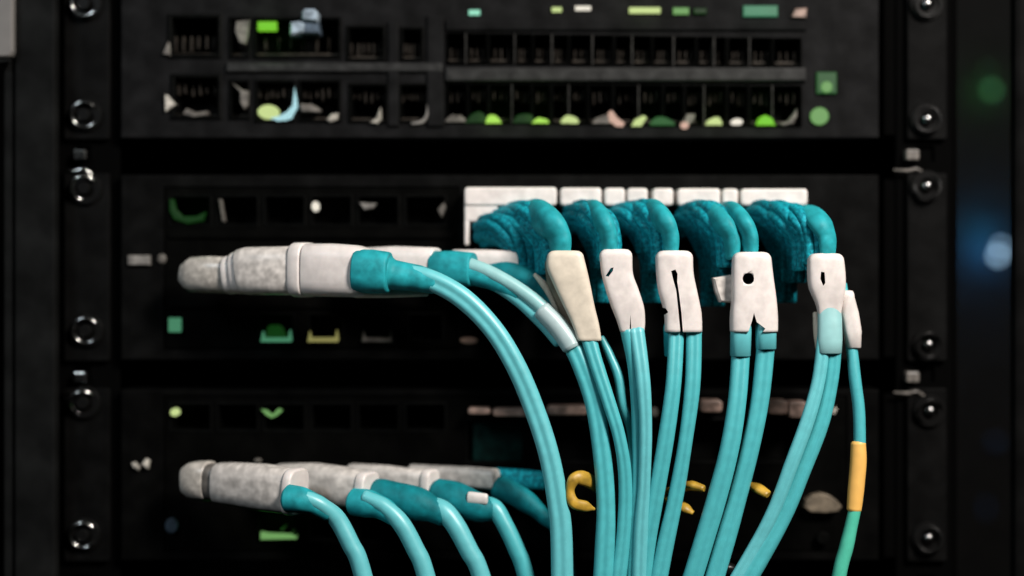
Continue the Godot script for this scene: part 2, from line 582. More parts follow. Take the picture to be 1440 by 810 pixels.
# ---- the three switches
func chassis(called_label: String, y0: float, y1: float, panel: String, screws: Array, holes: Array, x1 := 1236.0) -> Node3D:
	var o := thing("network_switch", called_label, "network switch", P(705, y1, -0.02), "rack switches")
	var st := mb(); slab(st, 176, x1 - 8, y0 + 4, y1 - 3, -0.4, -0.0245, 0.0); obj("chassis_body", st, M.black, o)
	st = mb(); plate(st, 172, x1 - 2, y0 + 2, y1 - 2, -0.024, 0.0, holes); obj("face_plate", st, M[panel], o)
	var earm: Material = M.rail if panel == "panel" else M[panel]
	for side in 2:
		var e0: float = [90.0, 1276.0][side]
		var e1: float = [154.0, 1332.0][side]
		st = mb(); slab(st, e0, e1, y0 - 2, y1 + 2, -0.0055, -0.0025, 0.0008, 0.0015)
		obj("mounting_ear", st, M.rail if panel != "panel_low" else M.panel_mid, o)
		st = mb(); slab(st, [158.0, 1243.0][side], [168.0, 1268.0][side], y0 + 6, y1 - 4, -0.012, -0.008, 0.0005); obj("ear_flange", st, M.black, o)
	for s in screws:
		var c := P(s[0], s[1], -0.001)
		st = mb()
		rings(st, [circle(c + Vector3(0, 0, -0.002), L(23)), circle(c + Vector3(0, 0, 0.0006), L(22.5)), circle(c + Vector3(0, 0, 0.001), L(21.5)), circle(c + Vector3(0, 0, 0.001), L(12)), circle(c + Vector3(0, 0, -0.001), L(11))], true, true, false)
		var sc := obj("screw", st, M.black_steel, o)
		var tilt: float = s[2] if s.size() > 2 else 0.0
		var right: bool = s[0] > 700
		st = mb(); torus(st, Vector3.ZERO, L(17.5), L(1.4 if right else 2.3), 28, 10, 0.75 if not right else 0.0, TAU - 0.65 if not right else TAU)  # left rings are cut open to shape a broken reflected crescent
		if not right:
			for a in [0.75, TAU - 0.65]:
				var tip := Vector3(cos(a), sin(a), 0) * L(17.5)
				var side := Vector3(cos(a), sin(a), 0) * L(2.3)
				var q := PackedVector3Array()
				for k in 10: q.append(tip + side * cos(TAU * k / 10) - Vector3(0, 0, 1) * L(2.3) * sin(TAU * k / 10))
				cap(st, q, a > 3.0)
		st.generate_normals()
		var w := MeshInstance3D.new()
		w.mesh = st.commit(); w.material_override = M.black_steel if right else M.steel
		name_in(w, "washer", sc)
		w.position = c + Vector3(0, 0, 0.0022)
		w.rotation = Vector3(tilt, tilt * 0.7, 0)
		if right:
			st = mb()
			var rr := []
			for k in 7:
				var a := PI / 2 * k / 6.0
				rr.append(circle(c + Vector3(0, 0, 0.001 + L(6) * sin(a)), maxf(L(8) * cos(a), 0.00005)))
			rings(st, rr, true, true, true)
			obj("domed_head", st, M.dark_chrome, sc).position = Vector3.ZERO
			continue
		st = mb()
		rings(st, [circle(c, L(9.5)), circle(c + Vector3(0, 0, 0.0038), L(9.0)), circle(c + Vector3(0, 0, 0.0046), L(7.6)), circle(c + Vector3(0, 0, 0.0046), L(4.6), 6), circle(c + Vector3(0, 0, 0.002), L(4.4), 6)].slice(0, 3), true, true, false)
		var hd := obj("socket_head", st, M.black_steel, sc)
		hd.position = Vector3.ZERO
	return o

func bay(o: Node3D, x0: float, x1: float, y0: float, y1: float, ports: Array) -> void:
	var holes := []
	for p in ports: holes.append([p[0] + 0.3, p[1] - 0.3, p[2] + 0.3, p[3] - 0.3])
	var st := mb(); plate(st, x0 + 3, x1 - 3, y0 + 3, y1 - 3, -0.02, -0.001, holes)
	obj("bay_panel", st, M.bay, o)

func led(o: Node3D, poly: Array, m: String, z0 := -0.003, z1 := 0.0022, called := "indicator_light") -> void:
	var st := mb(); shape(st, poly, z0, z1, 0.0007)
	obj(called, st, M[m], o)

func switch_top() -> void:
	# openings: wide cages on the left, two rows of narrow sockets on the right
	var ports := []
	var top_x := [627, 655, 686, 724, 749, 776, 801, 833, 863, 889, 917, 947, 980, 1004, 1022, 1054, 1086, 1128]
	for i in top_x.size() - 1: ports.append([top_x[i] + 0.7, top_x[i + 1] - 0.7, 46.0 + i * 0.45, 90.0 + i * 0.25, 1.0 + (i % 3) * 0.5])
	var low_x := [627, 658, 687, 720, 748, 775, 800, 827, 862, 898, 932, 962, 990, 1022, 1053, 1086, 1128]
	for i in low_x.size() - 1: ports.append([low_x[i] + 0.7, low_x[i + 1] - 0.7, 117.0 + i * 0.2, 173.0 + i * 0.35, 1.2 + (i % 3) * 0.4])
	for r in [[236, 312, 20, 82, 6], [322, 352, 24, 82, 4], [356, 480, 24, 82, 4], [487, 542, 36, 86, 4], [563, 596, 38, 86, 4], [240, 312, 104, 168, 6], [322, 352, 112, 168, 4], [358, 416, 112, 172, 4], [419, 480, 112, 172, 4], [490, 546, 117, 173, 4], [560, 604, 117, 173, 4]]:
		ports.append(r)
	var holes := []
	for p in ports: holes.append([p[0], p[1], p[2], p[3]])
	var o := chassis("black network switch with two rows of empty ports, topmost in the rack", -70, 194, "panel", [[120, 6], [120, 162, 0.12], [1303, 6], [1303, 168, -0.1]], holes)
	for p in ports:
		var st := mb(); port_shape(st, p[0], p[1], p[2], p[3], p[4])
		obj("port", st, M.lip_dark, o)
	for p in ports:
		var cs := mb()
		var wide: bool = p[0] < 620
		var n: int = 6 if wide else 3
		for k in n:
			var x: float = lerpf(p[0], p[1], (k + 1.0) / (n + 1.0)) + rng.randf_range(-1, 1)
			var up: bool = p[2] > 100
			var y0: float = p[2] + (p[3] - p[2]) * (0.14 if up else 0.5)
			slab(cs, x - 0.8, x + 0.8, y0, y0 + (p[3] - p[2]) * rng.randf_range(0.25, 0.36), -0.012, -0.004 - rng.randf() * 0.003, 0.0002)
		slab(cs, p[0] + 3, p[1] - 3, p[3] - 7, p[3] - 3.5, -0.012, -0.005, 0.0003)
		obj("contacts", cs, M.contact, o)
	for i in range(1, top_x.size() - 1):
		var ds := mb(); slab(ds, top_x[i] - 1.6, top_x[i] + 1.6, 46 + i * 0.45, 90 + i * 0.25, -0.006, 0.0010 if i % 2 == 1 else -0.002, 0.0004)
		obj("port_divider", ds, M.divider, o)
	for i in range(1, low_x.size() - 1):
		var ds := mb(); slab(ds, low_x[i] - 1.3, low_x[i] + 1.3, 117 + i * 0.2, 173 + i * 0.35, -0.006, 0.0010 if i % 3 == 0 else -0.003, 0.0004)
		obj("port_divider", ds, M.divider, o)
	var st := mb(); slab(st, 318, 622, 88, 101, -0.001, 0.0022, 0.001); obj("middle_bar", st, M.bezel, o)
	st = mb(); slab(st, 626, 1134, 95, 114, -0.001, 0.0028, 0.001); obj("middle_bar", st, M.bezel, o)
	st = mb(); slab(st, 600, 624, 22, 178, -0.001, 0.0018, 0.001); obj("divider", st, M.panel, o)
	st = mb(); slab(st, 545, 561, 30, 178, -0.001, 0.0018, 0.001); obj("divider", st, M.panel, o)
	st = mb(); slab(st, 626, 1134, 28, 43, -0.001, 0.0016, 0.001); obj("upper_bar", st, M.panel, o)
	# lamps above the ports
	for l in [[667, 17, 8, 3.5, "led_mint"], [783, 13, 7, 3.2, "led_pale"], [820, 11, 11, 3, "led_white"], [907, 14, 22, 4, "led_pale"], [958, 15, 11, 4.5, "led_soft"], [985, 15, 9, 4, "led_murk"], [1070, 15, 24, 7.5, "led_teal"]]:
		led(o, block(l[0], l[1], l[2], l[3]), l[4])
	led(o, [[1113, 24], [1119, 12], [1135, 11], [1134, 25]], "rose", -0.003, 0.002, "paper_tab")
	led(o, block(375, 36, 13, 6), "led_green")
	led(o, block(1163, 116, 14, 15), "led_dim")
	led(o, oval(1163, 122, 8, 8), "led_soft", 0.0, 0.0034)
	led(o, oval(1153, 163, 13, 12.5), "led_soft")
	# lamps at the foot of the lower row
	for l in [[669, 173, 17, 20, "led_murk"], [694, 173, 12, 15, "led_lime"], [735, 173, 17, 18, "led_murk"], [760, 173, 13, 9, "led_lime"], [801, 173, 14, 14, "led_pale"], [932, 176, 19, 16, "led_dim"], [1004, 175, 12, 14, "led_pale"], [1078, 176, 14, 17, "led_green"]]:
		led(o, dome(l[0], l[1], l[2], l[3]), l[4], -0.005, 0.0014 if l[4] == "led_murk" else 0.0022)
	led(o, [[888, 177], [893, 168], [905, 162], [910, 165], [902, 177]], "led_pale")
	led(o, [[856, 157], [861, 155], [868, 165], [879, 173], [876, 178], [866, 177], [858, 170]], "led_rose")
	led(o, [[832, 174], [838, 166], [855, 160], [858, 174]], "glint_dim", -0.004, 0.0015, "glint_tip")  # wedge painting in a glint, as do the other tips
	led(o, dome(640, 172, 16, 14), "glint_dim", -0.006, 0.001, "glint_tip")
	led(o, oval(963, 176, 6, 5), "led_rose")
	led(o, [[958, 172], [966, 160], [978, 160], [976, 170], [968, 176]], "glint_dim", -0.004, 0.001, "glint_tip")
	led(o, oval(1037, 171, 8, 4.5), "led_white")
	led(o, [[1096, 174], [1108, 170], [1116, 160], [1121, 152], [1121, 164], [1115, 174], [1102, 177]], "glint_dim", -0.003, 0.0022, "glint_tip")
	# what shows in the wide cages on the left; pale pieces paint in glints
	led(o, [[331, 30], [351, 28], [349, 50], [345, 63], [336, 60], [330, 45]], "glint_dim", -0.004, 0.0022, "tab_glint")
	led(o, [[228, 76], [236, 58], [239, 62], [239, 78]], "glint_dim", -0.002, 0.0024, "tab_glint")
	led(o, [[231, 133], [236, 134], [247, 147], [240, 152], [232, 157]], "glint", -0.002, 0.0026, "tab_glint")
	led(o, [[262, 152], [275, 158], [292, 156], [290, 162], [272, 165], [256, 160]], "glint_dim", -0.005, 0.0016, "tab_glint")
	led(o, [[326, 116], [340, 126], [350, 128], [349, 148], [343, 154], [337, 144], [337, 130]], "glint_dim", -0.004, 0.0024, "tab_glint")
	led(o, oval(377, 157, 15, 10), "led_pale", -0.003, 0.002)
	led(o, [[380, 166], [392, 163], [403, 157], [411, 148], [414, 122], [417, 140], [418, 150], [412, 162], [403, 169], [390, 170]], "led_ice", -0.003, 0.0026)
	led(o, [[421, 146], [438, 146], [452, 154], [449, 158], [424, 157]], "glint_dim", -0.003, 0.0024, "tab_glint")
	led(o, [[459, 168], [466, 160], [476, 159], [474, 168], [464, 172]], "glint", -0.003, 0.0024, "tab_glint")
	led(o, [[520, 172], [529, 166], [535, 150], [536, 168], [530, 174]], "glint", -0.003, 0.0024, "tab_glint")
	st = mb(); tube(st, [[579, 174, 0.001, 2], [594, 171, 0.001, 2.8], [601, 160, 0.001, 2.2], [601, 148, 0.001, 1.4]], 8); obj("wire_loop", st, M.grey_tab, o)
	var pl := thing("cable_plug", "pale blue plastic plug in a wide port of the topmost switch", "plug", P(427, 48, 0.0))
	st = mb(); shape(st, [[424, 16], [428, 12], [442, 12], [447, 17], [446, 30], [424, 28]], 0.0, 0.011, 0.0012); obj("latch", st, M.ice_plastic, pl)
	st = mb(); shape(st, [[422, 27], [447, 29], [449, 47], [420, 47]], -0.004, 0.0085, 0.0012); obj("boot", st, M.blue_grey, pl)
	st = mb(); shape(st, [[408, 31], [420, 29], [428, 33], [426, 45], [412, 49], [407, 49]], -0.004, 0.0105, 0.0012); obj("shell", st, M.ice_plastic, pl)
	# lamps that spill onto their surroundings
	for g in [[694, 160, Color(0.6, 1, 0.3)], [760, 160, Color(0.6, 1, 0.3)], [932, 158, Color(0.3, 0.8, 0.3)], [1078, 158, Color(0.4, 1, 0.2)], [1004, 160, Color(0.7, 1, 0.4)], [375, 44, Color(0.4, 1, 0.2)], [1070, 12, Color(0.3, 0.8, 0.6)], [907, 12, Color(0.7, 1, 0.4)]]:
		glow(o, P(g[0], g[1], 0.009), g[2], 0.00008)

func switch_middle() -> void:
	var ports := []
	for i in 6: ports.append([238.0 + i * 66, 298.0 + i * 66, 274.0, 318.0, 3.0])
	for i in 5: ports.append([362.0 + i * 70, 414.0 + i * 70, 440.0, 482.0, 3.0])
	var holes := [[230.0, 646.0, 262.0, 492.0], [690.0, 1140.0, 290.0, 356.0]]
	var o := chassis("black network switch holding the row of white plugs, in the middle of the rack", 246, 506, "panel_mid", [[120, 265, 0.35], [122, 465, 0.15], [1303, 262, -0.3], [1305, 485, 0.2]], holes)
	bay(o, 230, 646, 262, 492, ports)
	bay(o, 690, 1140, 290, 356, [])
	for p in ports:
		var st := mb(); port_shape(st, p[0], p[1], p[2], p[3], p[4], 0.018, 0.0005, -0.001); obj("port", st, M.lip_dark, o)
	var st := mb(); slab(st, 236, 640, 326, 336, -0.002, 0.0004, 0.0008); obj("upper_bar", st, M.bay, o)
	st = mb(); slab(st, 236, 640, 424, 434, -0.002, 0.0004, 0.0008); obj("lower_bar", st, M.bay, o)
	led(o, [[238, 280], [243, 280], [246, 294], [256, 304], [276, 304], [288, 298], [284, 310], [262, 314], [244, 308], [238, 296]], "led_murk", -0.004, 0.0016)
	led(o, [[307, 280], [311, 280], [316, 311], [312, 312]], "glint_dim", -0.003, 0.0018, "tab_glint")
	led(o, oval(443, 290, 5, 7), "led_white")
	led(o, [[505, 285], [530, 286], [524, 293], [512, 295]], "grey_tab", -0.003, 0.002, "tab_glint")
	led(o, [[615, 295], [624, 284], [627, 292], [621, 306]], "glint_dim", -0.004, 0.0016, "tab_glint")
	led(o, block(195, 366, 16, 7), "grey_tab", -0.002, 0.0025, "release_tab")
	led(o, oval(227, 364, 6, 7), "glint_dim", -0.002, 0.0015, "release_tab")
	led(o, block(245, 457, 8.5, 10), "led_teal")
	for u in [[388, "led_teal", "led_murk"], [454, "led_straw", "lip_dark"], [530, "grey_tab", "lip_dark"]]:
		var c: float = u[0]
		led(o, [[c - 22, 481], [c - 21, 476], [c - 19, 466], [c - 17, 475], [c + 17, 475], [c + 19, 464], [c + 21, 475], [c + 21, 481]], u[1], -0.003, 0.0024, "indicator_light" if u[1] != "grey_tab" else "tab_glint")
	led(o, dome(388, 475, 15, 24), "led_murk", -0.006, 0.0008)
	led(o, oval(659, 479, 13, 5), "rose", -0.002, 0.0022, "paper_tab")
	glow(o, P(388, 470, 0.005), Color(0.3, 1, 0.45), 0.00002)
	glow(o, P(262, 290, 0.007), Color(0.25, 0.8, 0.3), 0.00004)

func switch_low() -> void:
	var ports := []
	for i in 6: ports.append([238.0 + i * 66, 298.0 + i * 66, 566.0, 608.0, 3.0])
	for i in 3: ports.append([362.0 + i * 70, 414.0 + i * 70, 726.0, 764.0, 3.0])
	for i in 5: ports.append([655.0 + i * 98, 742.0 + i * 98, 588.0, 652.0, 3.0])
	var holes := [[230.0, 1192.0, 556.0, 776.0]]
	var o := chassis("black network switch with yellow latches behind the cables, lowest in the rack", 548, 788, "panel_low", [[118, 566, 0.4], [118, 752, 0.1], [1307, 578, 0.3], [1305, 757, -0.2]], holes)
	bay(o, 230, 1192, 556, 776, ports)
	for p in ports:
		var st := mb(); port_shape(st, p[0], p[1], p[2], p[3], p[4], 0.018, 0.0005, -0.001); obj("port", st, M.lip_dark, o)
	var st := mb()
	led(o, oval(245, 580, 6, 5.5), "led_pale")
	led(o, [[367, 576], [373, 577], [382, 584], [391, 575], [396, 578], [388, 585], [382, 588], [374, 584]], "led_soft")
	led(o, [[184, 652], [189, 650], [197, 658], [194, 662], [187, 658]], "glint", -0.002, 0.0025, "release_tab")
	led(o, [[198, 653], [205, 645], [210, 648], [208, 660]], "glint", -0.002, 0.0028, "release_tab")
	led(o, oval(241, 740, 9, 11), "blue_grey", -0.002, 0.0016, "tab_glint")
	led(o, [[366, 749], [376, 751], [418, 753], [417, 758], [366, 759]], "led_soft")
	led(o, [[394, 744], [404, 737], [403, 741], [396, 748]], "glint_dim", -0.002, 0.002, "tab_glint")
	led(o, [[410, 746], [415, 744], [419, 757], [413, 756]], "glint_dim", -0.002, 0.002, "tab_glint")
	led(o, oval(362, 648, 5, 3), "glint_dim", 0.0, 0.003, "tab_glint")
	st = mb(); slab(st, 664, 736, 592, 649, -0.014, -0.004, 0.001, 0.001); obj("shaded_plug", st, M.teal_gloom, o)  # teal plug body deep in its port, its shade painted into the colour
	# rosy top edges of empty module cages
	for r in [[658, 690, 574, 583], [693, 745, 575, 586], [770, 826, 571, 584], [985, 1016, 563, 580], [1080, 1108, 563, 583], [1110, 1136, 565, 588]]:
		st = mb(); slab(st, r[0], r[1], r[2], r[3], -0.003, 0.012, 0.001, 0.002); obj("cage_edge", st, M.rose, o)
	led(o, oval(920, 580, 6, 7), "glint_dim", 0, 0.004, "tab_glint")
	led(o, [[1168, 582], [1175, 572], [1178, 575], [1174, 583]], "glint", 0, 0.004, "tab_glint")
	# folded grey tab, low right
	led(o, [[1131, 714], [1134, 704], [1143, 697], [1155, 694], [1167, 697], [1177, 704], [1184, 713], [1178, 720], [1160, 722], [1140, 721]], "umber", -0.001, 0.006, "release_tab")
	led(o, oval(1158, 758, 10, 9), "lip_dark", -0.001, 0.004, "tab_glint")
	glow(o, P(385, 742, 0.008), Color(0.4, 1, 0.4), 0.00005)
	# yellow pull loops
	var yl := thing("pull_loop", "open yellow pull loop behind the thick teal cable", "pull loop", P(815, 720, 0.004), "yellow pull loops")
	st = mb(); tube(st, [[836, 716, 0.06, 2], [822, 712, 0.062, 8], [807, 707, 0.064, 8], [802, 690, 0.064, 6], [808, 674, 0.064, 9], [822, 673, 0.06, 11], [842, 684, 0.044, 10], [852, 690, 0.02, 7], [852, 690, -0.002, 7]], 12, 0.6); obj("loop", st, M.latch_yellow, yl)
	for q in [[[960, 690, "yellow pull tab peeping between the third and fourth cable pairs"], [[935, 692, -0.002, 6], [944, 690, 0.03, 6], [956, 688, 0.046, 6], [972, 683, 0.056, 10], [989, 687, 0.06, 7.5]]], [[958, 716, "dull yellow pull tab edge lowest of the yellow ones"], [[932, 700, -0.002, 6], [938, 702, 0.03, 6], [948, 707, 0.046, 6], [962, 714, 0.054, 9], [974, 721, 0.056, 4]]], [[1062, 690, "small yellow pull tab nearest the slanted right cables"], [[1030, 690, -0.002, 6], [1040, 684, 0.03, 6], [1052, 682, 0.046, 6], [1066, 687, 0.056, 9.5], [1079, 695, 0.06, 8]]]]:
		yl = thing("pull_loop", q[0][2], "pull loop", P(q[0][0], q[0][1], 0.002), "yellow pull loops")
		st = mb(); tube(st, q[1], 12, 0.7); obj("tab", st, M.latch_yellow, yl)

# ---- white transceiver modules along the top of the middle switch
func modules() -> void:
	var g := "white module heads in the middle switch"
	var mods := [
		[653, 783, "wide white module head with long left flange, leftmost above the cables"],
		[788, 846, "white module head second from the left above the cables"],
		[850, 879, "small white module head above the second teal elbow"],
		[882, 911, "small white module head above the third teal elbow"],
		[918, 947, "rounded small white module head with a dark gap on both sides"],
		[953, 1013, "white module head above the fourth teal elbows"],
		[1016, 1038, "narrow white module head left of the widest right one"],
		[1042, 1136, "wide white module head, rightmost above the cables"]]
	for m in mods:
		var o := thing("module_head", m[2], "module", P((m[0] + m[1]) / 2.0, 286, 0.006), g)
		var st := mb()
		slab(st, m[0], m[1], 263 + (m[0] - 650) * 0.006, 289, -0.004, 0.016, 0.0012, 0.002); obj("head", st, M.white, o)
		if m[0] == 653:
			st = mb(); slab(st, 653, 700, 286, 312, -0.004, 0.0148, 0.0012, 0.001); obj("shoulder", st, M.white, o)
			st = mb(); slab(st, 653, 660, 310, 345, -0.004, 0.0148, 0.001, 0.001); obj("flange", st, M.white, o)
		st = mb(); slab(st, m[0] + 4, m[1] - 4, 289, 350, -0.004, 0.006, 0.001, 0.001); obj("socket", st, M.black, o)

# ---- splitters hanging from teal elbows
func dense(keys: Array) -> Array:
	var out := []
	for i in keys.size() - 1:
		var a = keys[maxi(i - 1, 0)]
		var b = keys[i]
		var c = keys[i + 1]
		var d = keys[mini(i + 2, keys.size() - 1)]
		for j in 5:
			var t := j / 5.0
			var k := []
			for q in 4: k.append(cubic_interpolate(b[q], c[q], a[q], d[q], t))
			out.append(k)
	out.append(keys[keys.size() - 1])
	return out

func csg_body(o: Node3D, keys: Array, m: Material, cuts: Array, depth := 0.55) -> void:
	var st := mb(); column(st, dense(keys), depth, 4.2, 48)
	st.generate_normals(); st.index()
	var mesh := st.commit()
	var root := CSGMesh3D.new()
	root.mesh = mesh
	root.material = m
	name_in(root, "splitter", o)
	root.position = -home(o)
	for c in cuts:
		var k: CSGShape3D
		if c[0] == "hole":
			var cy := CSGCylinder3D.new()
			cy.radius = L(c[3], 0.06); cy.height = 0.03; cy.sides = 20
			cy.rotation.x = PI / 2
			cy.position = P(c[1], c[2], 0.06)
			cy.material = M.black
			k = cy
		else:
			var pg := CSGPolygon3D.new()
			var pts := PackedVector2Array()
			for p in c[1]:
				var w := P(p[0], p[1], 0.066)
				pts.append(Vector2(w.x, w.y))
			pg.polygon = pts
			pg.depth = 0.03
			pg.position = Vector3(0, 0, 0.08)
			pg.material = M.black
			k = pg
		k.name = "cut"
		k.operation = CSGShape3D.OPERATION_SUBTRACTION
		root.add_child(k, true)

func elbow(o: Node3D, sx: float, sy: float, tx: float, ty: float, r: float, m: String, zs := 0.012, zt := 0.058, r1 := -1.0) -> void:
	var e := r1 if r1 > 0 else r * 0.8
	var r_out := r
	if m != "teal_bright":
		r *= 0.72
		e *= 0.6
	var st := mb()
	tube(st, [[sx, sy, zs, r], [lerpf(sx, tx, 0.35), sy - 3, lerpf(zs, zt, 0.6), r * 0.98], [lerpf(sx, tx, 0.72), lerpf(sy, ty, 0.16), lerpf(zs, zt, 0.95), r * 0.93], [lerpf(sx, tx, 0.97), lerpf(sy, ty, 0.5), zt, lerpf(r, e, 0.6)], [tx, ty, zt, e]], 20, 0.7, 0.0)
	if m != "teal_bright":     # a packed bundle of thin jackets rather than one
		r = r_out
		st = mb()
		for k in 8:
			var a := TAU * k / 7.0 + sx * 0.3
			var ox := cos(a) * r * 0.64 * (0.0 if k == 7 else 1.0)
			var oy := sin(a) * r * 0.64 * (0.0 if k == 7 else 1.0)
			var ex := ox * 0.8 + rng.randf_range(-1.5, 1.5)
			var ez := -oy * 0.0003
			tube(st, [[sx + ox * 0.7, sy + oy, zs, r * 0.36], [lerpf(sx, tx, 0.35) + ox * 0.8, sy - 3 + oy * 0.95 + rng.randf_range(-1, 1), lerpf(zs, zt, 0.6) + ez * 0.4, r * 0.36], [lerpf(sx, tx, 0.72) + ox, lerpf(sy, ty, 0.16) + oy * 0.9 + rng.randf_range(-1, 1), lerpf(zs, zt, 0.95) + ez * 0.7, r * 0.36], [lerpf(sx, tx, 0.97) + ex, lerpf(sy, ty, 0.5) + oy * 0.4, zt + ez, r * 0.35], [tx + ex * 0.9, ty + 4, zt + ez, r * 0.34]], 12)
	obj("elbow", st, M[m], o)

func strand(o: Node3D, keys: Array, m := "teal", called := "cable", twin := false) -> void:
	var st := mb(); tube(st, keys, 36 if twin else 18, 1.0, 0.0, twin)
	obj(called, st, M[m], o)

func breakouts() -> void:
	var g := "breakout cables hanging from the white modules"
	# 1: cream splitter, tilted
	var o := thing("breakout_cable", "breakout cable with tilted cream splitter, leftmost of those hanging", "cable", P(800, 355, 0.058), g)
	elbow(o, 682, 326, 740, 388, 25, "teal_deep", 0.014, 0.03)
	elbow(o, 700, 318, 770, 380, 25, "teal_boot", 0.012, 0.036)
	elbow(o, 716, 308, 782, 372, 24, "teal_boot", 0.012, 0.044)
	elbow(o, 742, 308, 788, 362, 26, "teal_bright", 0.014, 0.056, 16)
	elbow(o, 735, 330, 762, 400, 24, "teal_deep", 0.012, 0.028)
	var bs := mb(); column(bs, [[785, 372, 0.051, 19], [789, 400, 0.051, 20], [803, 440, 0.052, 16], [816, 474, 0.053, 12]], 0.8); obj("shade_shell", bs, M.umber, o)  # brown shell added to paint the shade on the left of the splitter
	csg_body(o, [[795, 362, 0.06, 26], [797, 378, 0.06, 28], [804, 400, 0.06, 26], [814, 430, 0.06, 22], [823, 455, 0.06, 19], [829, 478, 0.06, 17]], M.cream, [])
	strand(o, [[828, 476, 0.06, 11], [838, 510, 0.062, 10], [856, 565, 0.064, 9.5], [871, 615, 0.064, 9], [879, 670, 0.062, 9.5], [878, 740, 0.06, 10], [868, 830, 0.06, 11], [858, 930, 0.06, 14]], "teal", "cable", true)
	strand(o, [[846, 474, 0.052, 4], [858, 500, 0.054, 6], [870, 530, 0.056, 7], [876, 570, 0.057, 6.5], [888, 610, 0.054, 6], [894, 690, 0.05, 7], [893, 770, 0.05, 8], [886, 930, 0.05, 9]], "teal", "cable")
	# 2
	o = thing("breakout_cable", "breakout cable with pale splitter bearing a short slanted slit, second from left", "cable", P(870, 355, 0.058), g)
	elbow(o, 802, 312, 846, 420, 20, "teal_deep", 0.012, 0.03)
	elbow(o, 806, 305, 850, 372, 22, "teal_deep", 0.012, 0.04)
	elbow(o, 818, 306, 856, 362, 23, "teal_boot", 0.012, 0.05)
	elbow(o, 826, 303, 857, 360, 20, "teal_bright", 0.014, 0.058, 13)
	csg_body(o, [[866, 360, 0.06, 23], [868, 385, 0.06, 22], [874, 405, 0.06, 23], [882, 430, 0.06, 23], [887, 450, 0.06, 20], [889, 466, 0.06, 17]], M.white, [["cut", [[852, 388], [859, 377], [863, 376], [862, 381], [856, 389]]], ["cut", [[885.5, 470], [887, 442], [888.5, 470]]]])
	strand(o, [[882, 464, 0.06, 10], [892, 520, 0.061, 9], [896, 590, 0.061, 8], [896, 680, 0.06, 8], [892, 760, 0.058, 9], [884, 930, 0.056, 12]], "teal")
	strand(o, [[895, 464, 0.062, 11], [904, 530, 0.066, 10], [908, 600, 0.066, 9], [906, 680, 0.064, 8.5], [901, 760, 0.062, 10], [896, 930, 0.06, 12]], "teal_pale", "cable", true)
	# 3
	o = thing("breakout_cable", "breakout cable with white splitter split by a long dark slit, middle of five", "cable", P(950, 355, 0.058), g)
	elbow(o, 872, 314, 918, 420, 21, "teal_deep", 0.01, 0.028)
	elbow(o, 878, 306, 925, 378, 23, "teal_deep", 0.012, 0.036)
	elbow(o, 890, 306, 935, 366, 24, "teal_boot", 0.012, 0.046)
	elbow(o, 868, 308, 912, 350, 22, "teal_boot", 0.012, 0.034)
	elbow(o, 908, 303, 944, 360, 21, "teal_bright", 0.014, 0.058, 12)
	csg_body(o, [[948, 362, 0.06, 26], [949, 385, 0.06, 26], [953, 410, 0.06, 27], [960, 440, 0.06, 26], [961, 466, 0.06, 26]], M.white, [["cut", [[944, 381], [950, 379], [953, 385], [952.5, 396], [955, 412], [958.5, 440], [961, 472], [957.5, 472], [954, 436], [951, 408], [947, 394]]], ["cut", [[930, 432], [937, 434], [940, 439], [932, 446]]]])
	st_sleeve(o, [[944, 462, 0.054, 11], [945, 500, 0.054, 10.5]], "teal_bright")
	strand(o, [[951, 466, 0.06, 11], [947, 540, 0.064, 11], [936, 620, 0.064, 11.5], [922, 700, 0.062, 11.5], [908, 780, 0.06, 12], [892, 930, 0.06, 13]], "teal", "cable", true)
	strand(o, [[976, 464, 0.06, 11], [974, 540, 0.063, 11], [964, 620, 0.063, 10], [950, 700, 0.061, 11], [933, 780, 0.06, 12], [905, 930, 0.06, 14]], "teal", "cable", true)
	# 4
	o = thing("breakout_cable", "breakout cable with forked white splitter and round dark hole, fourth from left", "cable", P(1058, 357, 0.058), g)
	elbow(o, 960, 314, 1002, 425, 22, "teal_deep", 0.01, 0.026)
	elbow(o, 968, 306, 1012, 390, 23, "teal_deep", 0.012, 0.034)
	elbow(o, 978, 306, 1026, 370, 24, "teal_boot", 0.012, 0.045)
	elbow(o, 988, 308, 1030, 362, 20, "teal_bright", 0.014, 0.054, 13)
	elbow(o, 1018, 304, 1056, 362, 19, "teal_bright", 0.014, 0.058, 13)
	csg_body(o, [[1057, 364, 0.06, 27], [1058, 390, 0.06, 29], [1060, 420, 0.06, 31], [1060, 445, 0.06, 33], [1060, 466, 0.06, 33]], M.white, [["hole", 1050, 392, 8], ["cut", [[1051, 470], [1057, 452], [1060, 440], [1064, 453], [1076, 462], [1070, 470]]]])
	var st := mb(); shape(st, [[1003, 391], [1030, 386], [1034, 426], [1013, 425], [1007, 410]], 0.048, 0.057, 0.0012); obj("side_tab", st, M.blotched, o)
	st_sleeve(o, [[1042, 462, 0.06, 14.5], [1041, 500, 0.06, 14]], "teal_pale")
	st_sleeve(o, [[1077, 462, 0.06, 14.5], [1077, 490, 0.06, 14]], "teal_pale")
	strand(o, [[1042, 490, 0.06, 13], [1037, 560, 0.063, 13], [1026, 630, 0.064, 13.5], [1008, 700, 0.063, 14], [987, 770, 0.062, 14], [938, 930, 0.06, 14]], "teal", "cable", true)
	strand(o, [[1077, 484, 0.06, 13], [1069, 560, 0.061, 13], [1055, 630, 0.061, 13], [1037, 700, 0.06, 13], [1017, 770, 0.06, 14], [970, 930, 0.06, 14]], "teal", "cable", true)
	# 5
	o = thing("breakout_cable", "breakout cable with white splitter slanting down leftwards, rightmost of five", "cable", P(1162, 360, 0.058), g)
	elbow(o, 1056, 314, 1104, 420, 21, "teal_deep", 0.01, 0.026)
	elbow(o, 1062, 306, 1116, 392, 24, "teal_deep", 0.012, 0.034)
